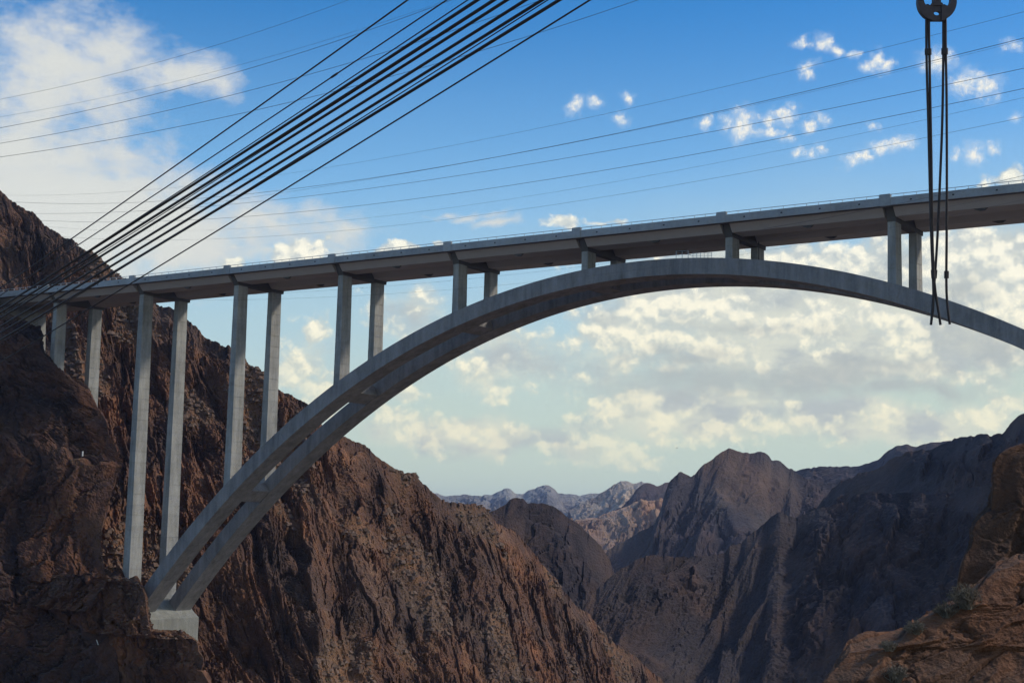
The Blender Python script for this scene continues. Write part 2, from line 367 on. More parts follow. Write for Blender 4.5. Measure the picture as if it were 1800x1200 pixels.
def rock(name, dark, mid, red, tan, talus, u, bmp=.6):
    """u: size in metres of the mottling"""
    def f(g, p):
        ge = g.new('ShaderNodeNewGeometry'); po = ge.outputs['Position']
        A = lambda n: g.new('ShaderNodeAttribute', attribute_name=n).outputs['Fac']
        tone = A('tone'); T = A('talus')
        n1 = g.noise(po, .5/u, 6, .65); n2 = g.noise(po, 3.0/u, 6, .7); n3 = g.noise(g.v('MULTIPLY', po, (1, 1, .25)), 1.6/u, 6, .65)
        k = g.m('ADD', g.m('MULTIPLY', tone, .55), g.m('MULTIPLY', g.m('SUBTRACT', n1, .5), .9)); k = g.m('MULTIPLY_ADD', g.m('SUBTRACT', n2, .5), .5, k)
        c = g.mix(g.ramp(k, .02, .34), rgb(dark), rgb(mid))
        c = g.mix(g.ramp(g.m('MULTIPLY_ADD', g.m('SUBTRACT', n3, .5), .8, k), .36, .62), c, rgb(red))
        c = g.mix(g.m('MULTIPLY', g.ramp(k, .52, .78), .8), c, rgb(tan))
        st = g.ramp(g.noise(g.v('MULTIPLY', po, (1, 1, .25)), 1.2/u, 5, .6), .56, .70)
        c = g.mix(g.m('MULTIPLY', st, .35), c, rgb(dark))                      # desert varnish running down
        tn = g.noise(po, 7.0/u, 4, .75)
        tc = g.mix(tn, rgb([x*.55 for x in talus]), rgb([x*1.4 for x in talus]))
        tc = g.mix(g.ramp(g.noise(po, 2.4/u, 3, .6), .60, .68, 0, .7), tc, rgb((.055, .044, .026)))   # dry scrub
        nz = g.new('ShaderNodeSeparateXYZ'); g.put(nz.inputs[0], ge.outputs['True Normal'])
        soil = g.m('MAXIMUM', g.m('MULTIPLY', T, .85), g.ramp(g.m('MULTIPLY_ADD', g.m('SUBTRACT', n2, .5), .5, nz.outputs[2]), .68, .95))
        c = g.mix(soil, c, tc)
        mac = g.noise(po, .10/u, 4, .6); mac2 = g.noise(g.v('ADD', po, (91, 37, 11)), .16/u, 4, .6)
        c = g.mix(1.0, c, g.mix(g.ramp(mac, .36, .64), rgb((.80, .86, .96)), rgb((1.24, 1.02, .86))), 'MULTIPLY')      # beds of redder and greyer rock
        c = g.mix(1.0, c, g.mix(g.ramp(mac2, .36, .66), rgb((.78, .78, .80)), rgb((1.25, 1.22, 1.16))), 'MULTIPLY')
        g.put(p.inputs['Base Color'], c); p.inputs['Roughness'].default_value = .93; p.inputs['Specular IOR Level'].default_value = .25
        h = g.m('ADD', g.noise(po, 1.8/u, 7, .68), g.m('MULTIPLY', g.voro(po, 3.2/u, 2, .6), .6))
        bump(g, p, h, bmp, .22*u)
    return mat(name, f)
M_conc = concrete('pier concrete', (.285, .278, .262), .8, .07)
M_rib = concrete('arch concrete', (.222, .210, .208), .75, .07)
M_par = concrete('parapet concrete', (.32, .33, .34), .2)
M_gird = simple('girder steel', (.40, .35, .32), .65, 0, .10, .4)
M_shade_conc = concrete('shade-darkened concrete', (.085, .078, .074), .2)  # concrete darkened to hold the shade under the slab and in girder gaps
M_foot = concrete('footing concrete', (.23, .228, .205), .6)
M_rail = simple('galvanised rail', (.45, .47, .48), .5, .3, .1)
M_dark = simple('dark opening', (.02, .02, .022), .8)
M_rope = simple('dark steel rope', (.045, .032, .030), .6, .2, .4, 8)
M_wire = simple('weathered conductor', (.10, .10, .11), .6, .2, .2)
M_hook = simple('hook steel', (.085, .066, .070), .6, .2, .35, 6)
M_white = simple('white paint', (.78, .78, .74), .6)
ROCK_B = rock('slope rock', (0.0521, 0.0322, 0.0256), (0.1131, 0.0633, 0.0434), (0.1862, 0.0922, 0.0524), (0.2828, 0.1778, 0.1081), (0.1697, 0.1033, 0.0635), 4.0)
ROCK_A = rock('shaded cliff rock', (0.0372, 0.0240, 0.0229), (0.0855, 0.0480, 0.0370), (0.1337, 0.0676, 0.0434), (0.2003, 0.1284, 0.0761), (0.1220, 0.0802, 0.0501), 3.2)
ROCK_N = rock('shade-tinted wall rock', (.017, .014, .016), (.046, .034, .036), (.076, .051, .047), (.125, .092, .078), (.080, .058, .053), 5)  # dark purplish albedo stands in for blue sky shade on these walls
ROCK_M = rock('shade-tinted peak rock', (.028, .022, .027), (.064, .048, .050), (.096, .066, .060), (.150, .112, .092), (.104, .080, .070), 10)  # sky shade of the peaks is tinted into the rock colour
ROCK_T = rock('sunlit-tan foothill rock', (.12, .075, .055), (.27, .18, .125), (.34, .22, .145), (.44, .31, .21), (.33, .235, .165), 22)  # lighter tan stands in for sunlight on the foothill
ROCK_R = rock('haze-pale range rock', (.16, .15, .14), (.30, .27, .23), (.37, .32, .26), (.46, .40, .31), (.40, .35, .28), 60)  # pale albedo carries part of the distance haze in the rock colour
ROCK_F = rock('near sandstone', (0.0795, 0.0395, 0.0236), (0.1325, 0.0640, 0.0355), (0.1536, 0.0725, 0.0388), (0.1854, 0.0938, 0.0516), (0.1484, 0.0788, 0.0452), .55, .55)

# ---------------------------------------------------------------- terrain
FWH = np.array([-math.sin(YAW), math.cos(YAW), 0.]); RTH = np.array([math.cos(YAW), math.sin(YAW), 0.])
BOTTOM = -250.0
def resample(P, step):
    P = np.asarray(P, float); d = np.r_[0, np.cumsum(np.linalg.norm(np.diff(P, axis=0), axis=1))]
    n = max(8, int(d[-1]/step)); s = np.linspace(0, d[-1], n)
    return s, np.stack([np.interp(s, d, P[:, k]) for k in range(P.shape[1])], 1)
def ridge(name, crest, prof, sc, step, seed, m, turn=0, fine_to=1e9, lean=.25, amp=(1, 1, 1, 1), tb=0.0, back=60, rough=1.0, gully=0.0):
    """a hill: crest line traced as (photo x, photo y, distance); prof = [(slope deg, length m), ...] of the side facing the canyon"""
    s, P = resample([at(*c) for c in crest], step)
    F = -FWH*math.cos(math.radians(turn))+RTH*math.sin(math.radians(turn))
    w = [0.0]; t = [0.0]; z = [0.0]; sl = [prof[0][0]]
    zmax = P[:, 2].max()-BOTTOM
    for ang, ln in prof:
        we = w[-1]+ln
        while w[-1] < we:
            st = step if w[-1] < fine_to else step*5
            w.append(w[-1]+st); a = math.radians(sl[-1]*.9+ang*.1); sl.append(math.degrees(a)); t.append(t[-1]+st*math.cos(a)); z.append(z[-1]+st*math.sin(a))
            if z[-1] > zmax: break
    nb = max(4, int(back/(step*2))); wb = -np.arange(nb, 0, -1)*step*2.0
    w = np.r_[wb, w]; t = np.r_[wb*.72, t]; z = np.r_[-wb*.62, z]; sl = np.r_[np.full(nb, -40.), sl]
    S, Wd = np.meshgrid(s, w, indexing='ij')
    h, T, tone = crag(S, np.abs(Wd)+(Wd < 0)*997, sc, seed, lean, amp, tb)
    ca = np.cos(np.radians(sl))[None, :]; sa = np.sin(np.radians(sl))[None, :]
    fade = sstep(np.abs(Wd), 0, sc*.9)
    cf1, cf2, cid, cgx, cgy = worley(s/(step*7), s*0+seed, seed+60); df1, df2, did, _a, _b = worley(s/(step*2.6), s*0+seed, seed+61)
    jag = rough*step*(2.6*(cid-.45)+1.5*(did-.5)+1.2*fbm(s/(step*14), s*0, 3, seed+62))
    big = h*fade + (1-fade)*h*.20 + (1-sstep(np.abs(Wd), 0, step*9))*jag[:, None]
    if gully: big = big + gully*sstep(Wd, 0, sc*2.5)*(ridged(S/(sc*3)+fbm(S/sc/2, Wd/sc/2, 2, seed+40)*.3, Wd/(sc*9), 3, seed+41)-.3)
    big = big + (gully*.35*sstep(Wd, 0, sc)*ridged(S/(sc*.9)+fbm(S/sc, Wd/sc, 3, seed+44)*.4, Wd/(sc*3.2), 3, seed+45) if gully else 0)
    V = P[:, None, :] + F[None, None, :]*(t[None, :, None]) - np.array([0, 0, 1.])*z[None, :, None]
    V = V + big[..., None]*(F[None, None, :]*sa[..., None] + np.array([0, 0, 1.])*ca[..., None])
    V[..., 2] = np.maximum(V[..., 2], BOTTOM-.5)
    return grid_mesh(name, V, m, {'talus': T, 'tone': tone}, kind='structure', flip=True), V, T
def bluff(name, edge, dist, side, sc, step, seed, m, front=120, depth=70, lean=.2, amp=(1, 1, 1, 1), tb=-.3, smooth=False, lateral=0.0, kind='structure'):
    """a cliff whose free edge is traced as (photo x, photo y); side = -1 rock lies left of the edge, +1 right of it"""
    E2 = [at(x, y, dist(x, y)) for x, y in edge]
    wr, E = resample(E2, step)
    s = np.arange(-front, depth, step); S, Wd = np.meshgrid(s, wr, indexing='ij')
    along = RTH*side                                    # front face runs this way from the edge
    behind = FWH*.86+RTH*side*.50
    sf = np.maximum(-S, 0); sb = np.maximum(S, 0)
    V = E[None, :, :] + sf[..., None]*(along*math.cos(lateral)-FWH*math.sin(lateral))[None, None, :] + sb[..., None]*behind[None, None, :]
    h, T, tone = crag(S, Wd, sc, seed, lean, amp, tb)
    k = sstep(S, -sc*.25, sc*.25)[..., None]
    slope = np.gradient(E[:, 2]); hor = np.gradient(E @ (RTH*-side)); ln = np.hypot(slope, hor)+1e-6
    up = np.clip(np.abs(hor)/ln, 0, 1)[None, :, None]
    N = (-FWH)[None, None, :]*(1-k)+(-RTH*side)[None, None, :]*k*.55 + np.array([0, 0, 1.])*up*.6
    N = N/np.linalg.norm(N, axis=-1, keepdims=True)
    fade = (.25+.75*sstep(np.abs(S), 0, sc*.6))[..., None]
    V = V + N*h[..., None]*fade
    return grid_mesh(name, V, m, {'talus': T*(.4+.6*(up[..., 0] > .5)), 'tone': tone}, smooth=smooth, kind=kind, flip=(side > 0)), V

def lin(pts):
    xs = [p[0] for p in pts]; ys = [p[1] for p in pts]
    return lambda x: float(np.interp(x, xs, ys))
def crest(pts, dd):
    f = lin(dd); return [(x, y, f(x)) for x, y in pts]
flo = MB().add([(-8000, -2900, BOTTOM), (8000, -2900, BOTTOM), (8000, 8300, BOTTOM), (-8000, 8300, BOTTOM)], [(0, 1, 2, 3)]).build('canyon_floor', simple('canyon gravel', (.15, .118, .092), .95, 0, .3, .02), kind='structure')

# left slope that carries the bridge
B_CREST = [(-110,262),(-50,302),(0,335),(12,345),(25,358),(40,366),(58,373),(72,392),(88,402),(100,410),(115,420),(128,422),(136,432),(150,440),(158,443),(172,452),(185,462),(196,476),(215,488),(245,508),(285,540),(300,540),(315,556),(330,566),(345,572),(355,590),(372,600),(388,608),(402,609),(415,622),(430,630),(440,642),(455,648),(464,655),(478,668),(492,690),(512,694),(528,702),(541,712),(556,738),(575,757),(592,770),(606,768),(622,775),(642,783),(652,794),(660,801),(672,812),(690,820),(704,829),(717,832),(731,833),(740,846),(757,866),(775,879),(788,882),(800,885),(815,886),(832,886),(845,888),(856,896),(864,906),(872,920),(884,924),(895,931),(905,937),(914,944),(925,957),(937,971),(952,993),(970,1010),(985,1028),(997,1047),(1006,1060),(1017,1070),(1035,1080),(1047,1097),(1070,1123),(1095,1140),(1117,1153),(1147,1183),(1180,1206),(1240,1250),(1330,1310)]
slope_left, VB, TB = ridge('canyon_slope', crest(B_CREST, [(-110,610),(215,560),(330,548),(545,528),(660,545),(757,562),(862,592),(1017,640),(1150,690),(1330,760)]),
    [(58,30),(40,70),(52,30),(38,60),(62,60),(45,80),(60,80)], 17, .45, 3, ROCK_B, turn=12, fine_to=185, lean=-.30, amp=(.9, 1.0, 1.1, 1.15), tb=-.02, rough=1.0, gully=5)
# dark cliff in front of the first piers
A_EDGE = [(-60,470),(-12,528),(8,552),(47,567),(67,593),(72,615),(77,627),(88,637),(100,647),(115,660),(135,677),(155,690),(170,718),(185,742),(192,770),(206,792),(214,820),(204,838),(197,862),(185,895),(176,945),(181,985),(186,1018),(192,1060),(200,1120),(215,1250),(230,1400),(250,1700)]
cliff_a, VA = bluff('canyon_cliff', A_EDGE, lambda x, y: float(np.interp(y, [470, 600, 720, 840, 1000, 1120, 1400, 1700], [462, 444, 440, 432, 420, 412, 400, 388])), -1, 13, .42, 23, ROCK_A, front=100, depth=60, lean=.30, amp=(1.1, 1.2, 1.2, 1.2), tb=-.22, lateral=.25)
K_EDGE = [(150,1075),(168,1050),(180,1036),(187,1022),(193,1024),(199,1017),(208,1020),(215,1026),(222,1021),(232,1022),(240,1028),(247,1028),(254,1046),(258,1078),(262,1100),(268,1122),(290,1124),(320,1123),(338,1122),(347,1128),(349,1146),(358,1158),(354,1180),(368,1204),(366,1240),(384,1290),(395,1400),(420,1700)]
cliff_k, VK = bluff('rock_knob', K_EDGE, lambda x, y: float(np.interp(y, [1020, 1120, 1400, 1700], [406, 402, 394, 386])), -1, 9, .36, 29, ROCK_B, front=30, depth=40, lean=.1, amp=(1.2, 1.5, 1.5, 1.3), tb=-.3, lateral=-.42)
# dome beyond the bridge
ridge('canyon_dome', crest([(800,960),(840,915),(864,899),(890,886),(897,879),(907,876),(920,876),(927,886),(935,884),(945,886),(952,885),(965,888),(973,890),(980,896),(987,900),(1000,912),(1012,919),(1022,926),(1037,942),(1048,952),(1057,961),(1064,972),(1072,985),(1080,1007),(1086,1030),(1090,1060),(1110,1100)], [(800,930),(1100,1010)]),
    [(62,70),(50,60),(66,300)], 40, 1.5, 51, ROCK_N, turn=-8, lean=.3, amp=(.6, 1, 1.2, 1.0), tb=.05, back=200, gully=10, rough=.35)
# right-hand canyon walls
ridge('canyon_wall', crest([(1330,985),(1380,940),(1412,906),(1435,890),(1450,872),(1460,860),(1470,856),(1479,846),(1495,842),(1512,835),(1528,830),(1545,822),(1560,814),(1574,808),(1596,800),(1618,795),(1640,790),(1655,782),(1673,778),(1690,772),(1706,770),(1725,769),(1743,769),(1752,766),(1761,760),(1775,748),(1790,735),(1800,733),(1830,720),(1900,700)], [(1330,1080),(1435,1040),(1618,980),(1800,900),(1900,860)]),
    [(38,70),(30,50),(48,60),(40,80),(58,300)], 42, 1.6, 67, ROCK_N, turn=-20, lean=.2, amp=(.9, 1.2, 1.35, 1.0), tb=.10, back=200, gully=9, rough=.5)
ridge('canyon_spur', crest([(930,1220),(980,1130),(1020,1075),(1035,1052),(1050,1035),(1062,1026),(1075,1017),(1092,1004),(1112,990),(1125,984),(1137,979),(1155,976),(1172,979),(1190,980),(1212,976),(1230,979),(1245,980),(1262,977),(1277,972),(1284,960),(1292,958),(1302,957),(1312,945),(1325,935),(1338,925),(1350,917),(1356,908),(1365,903),(1372,902),(1380,906),(1390,909),(1400,910),(1412,904),(1425,899),(1440,893),(1457,891),(1475,889),(1490,884),(1504,874),(1520,870),(1541,868),(1577,867),(1610,871),(1640,870),(1700,862),(1750,850),(1800,843),(1880,830)], [(930,700),(1050,770),(1350,830),(1500,830),(1700,790),(1880,740)]),
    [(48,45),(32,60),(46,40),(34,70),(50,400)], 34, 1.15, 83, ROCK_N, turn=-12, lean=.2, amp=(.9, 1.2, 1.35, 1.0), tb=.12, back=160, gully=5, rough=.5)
# middle distance
ridge('mountain', crest([(1030,1030),(1050,990),(1067,971),(1085,957),(1105,947),(1125,936),(1140,930),(1150,922),(1158,908),(1162,897),(1166,880),(1170,866),(1177,848),(1182,842),(1187,839),(1193,834),(1198,831),(1204,835),(1210,836),(1216,838),(1222,834),(1232,822),(1242,815),(1250,810),(1258,804),(1265,799),(1273,793),(1280,789),(1289,792),(1297,795),(1308,796),(1320,797),(1333,796),(1345,797),(1352,803),(1357,811),(1364,810),(1372,811),(1380,819),(1387,826),(1392,824),(1397,829),(1405,836),(1420,845),(1450,850),(1490,856),(1560,870)], [(1030,1750),(1280,1900),(1560,2000)]),
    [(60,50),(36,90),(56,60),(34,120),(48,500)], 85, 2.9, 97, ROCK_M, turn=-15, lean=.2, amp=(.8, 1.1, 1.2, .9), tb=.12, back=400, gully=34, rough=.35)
ridge('mountain', crest([(1360,845),(1390,832),(1417,823),(1436,823),(1455,822),(1478,822),(1500,820),(1520,817),(1532,814),(1545,809),(1554,800),(1564,792),(1574,785),(1585,784),(1596,782),(1603,785),(1611,786),(1624,781),(1636,777),(1655,778),(1673,776),(1700,774),(1760,766),(1850,750)], [(1360,2500),(1850,2300)]),
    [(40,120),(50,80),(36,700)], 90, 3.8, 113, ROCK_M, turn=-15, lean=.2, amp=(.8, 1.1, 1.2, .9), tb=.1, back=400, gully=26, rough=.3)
# sunlit foothill, dark peak behind it and the far blue range
ridge('foothill', crest([(960,938),(985,925),(1012,915),(1030,914),(1050,911),(1066,904),(1090,896),(1103,890),(1115,884),(1128,881),(1140,882),(1160,881),(1200,880),(1260,880)], [(960,2700),(1260,3000)]),
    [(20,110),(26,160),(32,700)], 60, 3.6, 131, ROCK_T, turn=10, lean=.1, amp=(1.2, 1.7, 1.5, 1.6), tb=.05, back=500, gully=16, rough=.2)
ridge('mountain', crest([(1020,930),(1045,919),(1060,911),(1080,897),(1097,887),(1108,874),(1117,863),(1126,856),(1137,849),(1144,850),(1150,852),(1155,857),(1162,854),(1170,851),(1178,849),(1190,846),(1230,850)], [(1020,3500),(1230,3800)]),
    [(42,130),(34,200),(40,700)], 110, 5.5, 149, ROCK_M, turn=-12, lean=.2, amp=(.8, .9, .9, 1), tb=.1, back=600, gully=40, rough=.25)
ridge('mountain_range', crest([(1000,900),(1020,886),(1040,874),(1054,866),(1067,860),(1078,853),(1090,847),(1100,848),(1110,852),(1120,850),(1130,847),(1140,850),(1150,855),(1200,860),(1300,868)], [(1000,4700),(1300,5000)]),
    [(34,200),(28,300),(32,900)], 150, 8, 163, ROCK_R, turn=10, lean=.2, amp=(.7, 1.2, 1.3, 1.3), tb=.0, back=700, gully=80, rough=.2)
ridge('mountain_range', crest([(640,858),(700,852),(735,858),(756,864),(770,868),(782,872),(796,872),(810,872),(816,870),(822,870),(828,872),(835,872),(850,872),(862,872),(871,866),(880,862),(888,860),(895,859),(901,864),(907,869),(917,870),(924,866),(930,862),(945,858),(960,854),(968,857),(975,862),(982,867),(1000,868),(1020,870),(1034,868),(1047,867),(1060,866),(1100,862),(1180,866)], [(640,6000),(1180,6400)]),
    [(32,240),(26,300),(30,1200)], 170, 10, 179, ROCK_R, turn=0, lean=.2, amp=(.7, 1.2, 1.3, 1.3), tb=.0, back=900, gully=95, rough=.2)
# rocks close to the camera, lower right
F1_EDGE = [(1830,772),(1800,783),(1782,789),(1766,797),(1756,803),(1750,811),(1746,822),(1745,835),(1747,858),(1744,881),(1743,899),(1733,904),(1724,911),(1714,922),(1710,934),(1711,950),(1706,966),(1696,978),(1690,995),(1687,1010),(1685,1024),(1684,1050),(1676,1090),(1670,1200),(1660,1400)]
_, VF1 = bluff('rock_outcrop', F1_EDGE, lambda x, y: float(np.interp(y, [770, 1000, 1400], [39.5, 37.5, 36])), 1, 1.7, .030, 201, ROCK_F, front=3.2, depth=3.0, lean=-.15, amp=(1.1, .5, .5, .34), tb=-.6, smooth=True)
F2_EDGE = [(1850,960),(1800,990),(1775,1000),(1750,1009),(1733,1022),(1716,1042),(1700,1058),(1685,1066),(1662,1075),(1640,1084),(1622,1093),(1603,1102),(1594,1116),(1585,1128),(1565,1136),(1541,1144),(1516,1147),(1492,1150),(1480,1163),(1468,1178),(1449,1200),(1425,1225),(1390,1270),(1340,1400),(1300,1700)]
_, VF2 = bluff('rock_outcrop', F2_EDGE, lambda x, y: float(np.interp(y, [960, 1200, 1700], [34.5, 31, 28])), 1, 1.9, .030, 223, ROCK_F, front=5.2, depth=2.6, lean=.1, amp=(1.1, .4, .42, .32), tb=-.6, smooth=True)

# ---------------------------------------------------------------- bridge
GR = .00764
PX = [36.9*(i-5.5) for i in range(9)]
def arch(x): x = x-.34; return -(.0029*x*x+12.69e-9*x**4)
def tan_arch(x): x = x-.34; return -(.0058*x+50.76e-9*x**3)
HW = 6.92; RW = 3.05; RD = 3.68
bridge = thing('arch_bridge', 'grey concrete arch bridge with twin ribs and tall paired piers across the canyon', 'bridge', (-166, 0, -88))
X0, X1 = -262.0, 132.0
def zz(z, x): return z+GR*x
# road slab
MB().box(X0, X1, -12.86, 12.86, 6.35, 6.92, GR).build('road_slab', M_shade_conc, bridge)  # shadow under the overhang is put into this dark colour
ends = [X0]+PX+[X1]
for k in range(len(ends)-1):
    a, b = ends[k], ends[k+1]; a2 = a+(1.15 if k > 0 else 0); b2 = b-(1.15 if k < len(ends)-2 else 0)
    # tub girders, one on each side
    a3 = a+(1.15 if k > 0 else 0); b3 = b-(1.15 if k < len(ends)-2 else 0)
    for sgn in (-1, 1):
        def ring(x): return [(x, sgn*y, zz(z, x)) for y, z in ((11.15, 6.33), (9.6, 4.57), (4.0, 4.57), (2.5, 6.33))]
        MB().prism(ring(a3), ring(b3)).build('girder', M_gird, bridge)
        MB().box(a2, b2, *sorted((sgn*12.90, sgn*12.52)), 6.31, 8.0, GR).build('parapet', M_par, bridge)
    m = MB()
    for j in range(1, 5):
        x = a2+(b2-a2)*(j-.5)/4; m2 = MB().box(x-.2, x+.2, -12.94, -12.88, 6.98, 7.28, GR).build('scupper', M_dark, bridge)
    MB().tube([(a2, -12.7, zz(8.6, a2)), (b2, -12.7, zz(8.6, b2))], .07, 6).build('guard_rail', M_rail, bridge)
    n = max(2, int((b2-a2)/2.6)); m = MB()
    for j in range(n+1):
        x = a2+.15+(b2-a2-.3)*j/n; m.box(x-.045, x+.045, -12.75, -12.65, 7.98, 8.58, GR)
    m.build('rail_post', M_rail, bridge, 'stuff')
    # inspection brackets under each tub
    if 0 < k:
        xm = (a+b)/2
        for y0 in (-9.3, 4.6):
            MB().prism([(xm-1.5, y0, zz(4.6, xm)), (xm+1.5, y0, zz(4.6, xm)), (xm+.8, y0, zz(4.1, xm)), (xm-.2, y0, zz(4.1, xm))],
                       [(xm-1.5, y0+.5, zz(4.6, xm)), (xm+1.5, y0+.5, zz(4.6, xm)), (xm+.8, y0+.5, zz(4.1, xm)), (xm-.2, y0+.5, zz(4.1, xm))]).build('soffit_bracket', M_shade_conc, bridge)
for i, x in enumerate(PX):
    for sgn in (-1, 1): MB().box(x-1.12, x+1.12, *sorted((sgn*13.0, sgn*12.35)), 6.28, 8.72, GR).build('pilaster', M_par, bridge)
    def ring(xx): return [(xx, y, zz(z, xx)) for y, z in ((-10.1, 6.32), (-8.8, 3.76), (9.6, 3.76), (10.1, 6.32))]
    MB().prism(ring(x-.9), ring(x+.9)).build('cap_beam', M_shade_conc, bridge)  # shade of the girder gap is painted in by the dark concrete
    zt = zz(3.75, x)
    for sgn in (-1, 1):
        zb = {0: -62., 1: -88.}.get(i, arch(x)-.35)
        def ring(z, g=0.0):
            h = zt-z; a = 1.655/2+.0065*h-g; b = 3.73/2+.0055*h-g
            return [(x-a, sgn*HW-b, z), (x+a, sgn*HW-b, z), (x+a, sgn*HW+b, z), (x-a, sgn*HW+b, z)]
        core = MB().prism(ring(zb, .09), ring(zt+.02, .09)).build('pier_column', M_conc, bridge)
        n = max(1, round((zt-zb)/3.0)); dz = (zt-zb)/n
        for j in range(n):
            z0, z1 = zb+dz*j+.045, zb+dz*(j+1)-.045
            MB().prism(ring(z0), ring(z1)).build('column_segment', M_conc, core)
# arch ribs
def rib_ring(x, yc, g=0.0, up=0.0):
    t = tan_arch(x); n = np.array([-t, 1.0])/math.hypot(t, 1); z = arch(x)
    hi = -g; lo = -(RD-g)
    return [(x+n[0]*hi, yc-RW+g, z+n[1]*hi), (x+n[0]*hi, yc+RW-g, z+n[1]*hi), (x+n[0]*lo, yc+RW-g, z+n[1]*lo), (x+n[0]*lo, yc-RW+g, z+n[1]*lo)]
def sweep(x0, x1, n, yc, g):
    m = MB(); xs = np.linspace(x0, x1, n+1); R = [rib_ring(x, yc, g) for x in xs]
    vs = [p for r in R for p in r]; fs = [(3, 2, 1, 0), tuple(n*4+j for j in range(4))]
    for i in range(n): fs += [(i*4+j, i*4+(j+1) % 4, i*4+4+(j+1) % 4, i*4+4+j) for j in range(4)]
    return m.add(vs, fs)
xs_seg = [-163.6]; 
while xs_seg[-1] < 150: xs_seg.append(xs_seg[-1]+7.4/math.hypot(1, tan_arch(xs_seg[-1])))
for yc in (-HW, HW):
    rib = sweep(-163.6, xs_seg[-1], 60, yc, .05).build('arch_rib', M_rib, bridge)
    for a, b in zip(xs_seg[:-1], xs_seg[1:]): sweep(a+.03, b-.03, 3, yc, 0).build('rib_segment', M_rib, rib)
for i in range(2, 9):
    x = PX[i]; t = tan_arch(x); T = np.array([1, t])/math.hypot(1, t); N = np.array([-t, 1])/math.hypot(1, t); c = np.array([x, arch(x)])
    q = [c+T*a+N*b for a, b in ((-2.3, -.5), (2.3, -.5), (2.3, -3.45), (-2.3, -3.45))]
    MB().prism([(p[0], -HW+RW+.003, p[1]) for p in q], [(p[0], HW-RW-.003, p[1]) for p in q]).build('rib_strut', M_rib, bridge)
# skewback footing
MB().prism([(x, -10.3, z) for x, z in ((-156.6, -97), (-156.6, -89.6), (-158.4, -88.4), (-163.4, -83.6), (-175, -83.6), (-175, -97))],
           [(x, 10.8, z) for x, z in ((-156.6, -97), (-156.6, -89.6), (-158.4, -88.4), (-163.4, -83.6), (-175, -83.6), (-175, -97))]).build('skewback_footing', M_foot, bridge)
MB().prism([(x, -9.6, z) for x, z in ((-231, 4.3), (-228.6, 4.3), (-226.4, -30), (-231, -30))], [(x, 9.0, z) for x, z in ((-231, 4.3), (-228.6, 4.3), (-226.4, -30), (-231, -30))]).build('abutment', M_conc, bridge)
# maintenance railing on the crown of the near rib
m = MB(); ye = -HW-RW+.5
for x in np.linspace(10.0, 14.6, 6): m.box(x-.04, x+.04, ye-.04, ye+.04, arch(x)-.2, arch(x)+1.25)
for h in (.45, .85, 1.22): m.tube([(10.0, ye, arch(10)+h), (14.6, ye, arch(14.6)+h)], .04, 4)
for x in (5.8, 7.3, 8.8): m.box(x-.05, x+.05, ye-.05, ye+.05, arch(x)-.2, arch(x)+1.75)
m.tube([(5.8, ye, arch(5.8)+1.72), (8.8, ye, arch(8.8)+1.72)], .05, 4); m.tube([(5.8, ye, arch(5.8)+.9), (8.8, ye, arch(8.8)+.9), (10.0, ye, arch(10)+.5)], .05, 4)
m.build('maintenance_railing', M_rail, bridge)
MB().tube([(22.2, -1.0, arch(22)-.5), (22.2, -1.0, 3.9)], .09, 6).build('drain_pipe', M_dark, bridge)

# ---------------------------------------------------------------- cables
def cable(name, pts, r, m, label, cat, group, k=6, n=24, parts=None):
    """pts: (photo x, photo y, distance) along the cable; a smooth line through them"""
    P = np.array([at(*p) for p in pts]); d = np.r_[0, np.cumsum(np.linalg.norm(np.diff(P, axis=0), axis=1))]
    deg = min(2, len(P)-1); s = np.linspace(-.12*d[-1], d[-1]*1.35, n)
    co = [np.polyfit(d, P[:, i], deg) for i in range(3)]
    Q = np.stack([np.polyval(c, s) for c in co], 1)
    o = MB().tube(Q-Q[0], r*.74, k).build(name, m, loc=Q[0])
    return tag(o, label, cat, group), Q
GC = 'cableway cables slanting across the upper left'
def hl(x0, y0, x1, y1, px):
    return x0+(x1-x0)*(px-x0)/(x1-x0) if False else px, y0+(y1-y0)*(px-x0)/(x1-x0)
def slant(xt, xl, yl, lab, r, thick, d0=70., d1=122.):
    r *= 1.12
    """from photo (xt, 0) to (xl, yl), run on past both edges of the picture"""
    pa = np.array([xt, 0.]); pb = np.array([xl, yl]); v = pb-pa
    A, B = at(*pa, d0), at(*pb, d1); D = B-A
    P0 = A-D*.25; P1 = B+D*.28
    s = np.linspace(0, 1, 40); Q = P0[None]+(P1-P0)[None]*s[:, None]; Q[:, 2] -= 4*.25*s*(1-s)-.18
    name = 'track_cable' if thick else 'haul_rope'
    o = MB().tube(Q-Q[0], r, 7).build(name, M_rope, loc=Q[0])
    return tag(o, lab, 'cable', GC), Q
slant(719, 0, 507, 'thin dark haul rope, uppermost of the slanting cableway lines', .040, False)
_, Qc = slant(788, 0, 520, 'thin dark haul rope with a small clamp, second from the top', .034, False)
slant(825, 0, 541, 'thin dark rope that runs onto the topmost thick cable near mid height', .030, False)
slant(842, 0, 541, 'topmost of the six thick black cableway cables', .078, True)
slant(871, 0, 550, 'thick black cableway cable, second of six from the top', .078, True)
slant(875, 0, 556, 'thin black rope just under the second thick cable', .026, False)
slant(894, 0, 560, 'thick black cableway cable, third of six from the top', .074, True)
slant(927, 0, 575, 'thick black cableway cable, fourth of six from the top', .074, True)
slant(956, 0, 586, 'thick black cableway cable, fifth of six from the top', .074, True)
slant(966, 0, 604, 'thin black rope between the fifth and lowest thick cables', .028, False)
slant(986, 0, 598, 'lowest of the six thick black cableway cables', .078, True)
slant(1040, 67, 597, 'thin black haul rope set apart below all the thick cables', .042, False)
GP = 'power lines strung across the canyon'
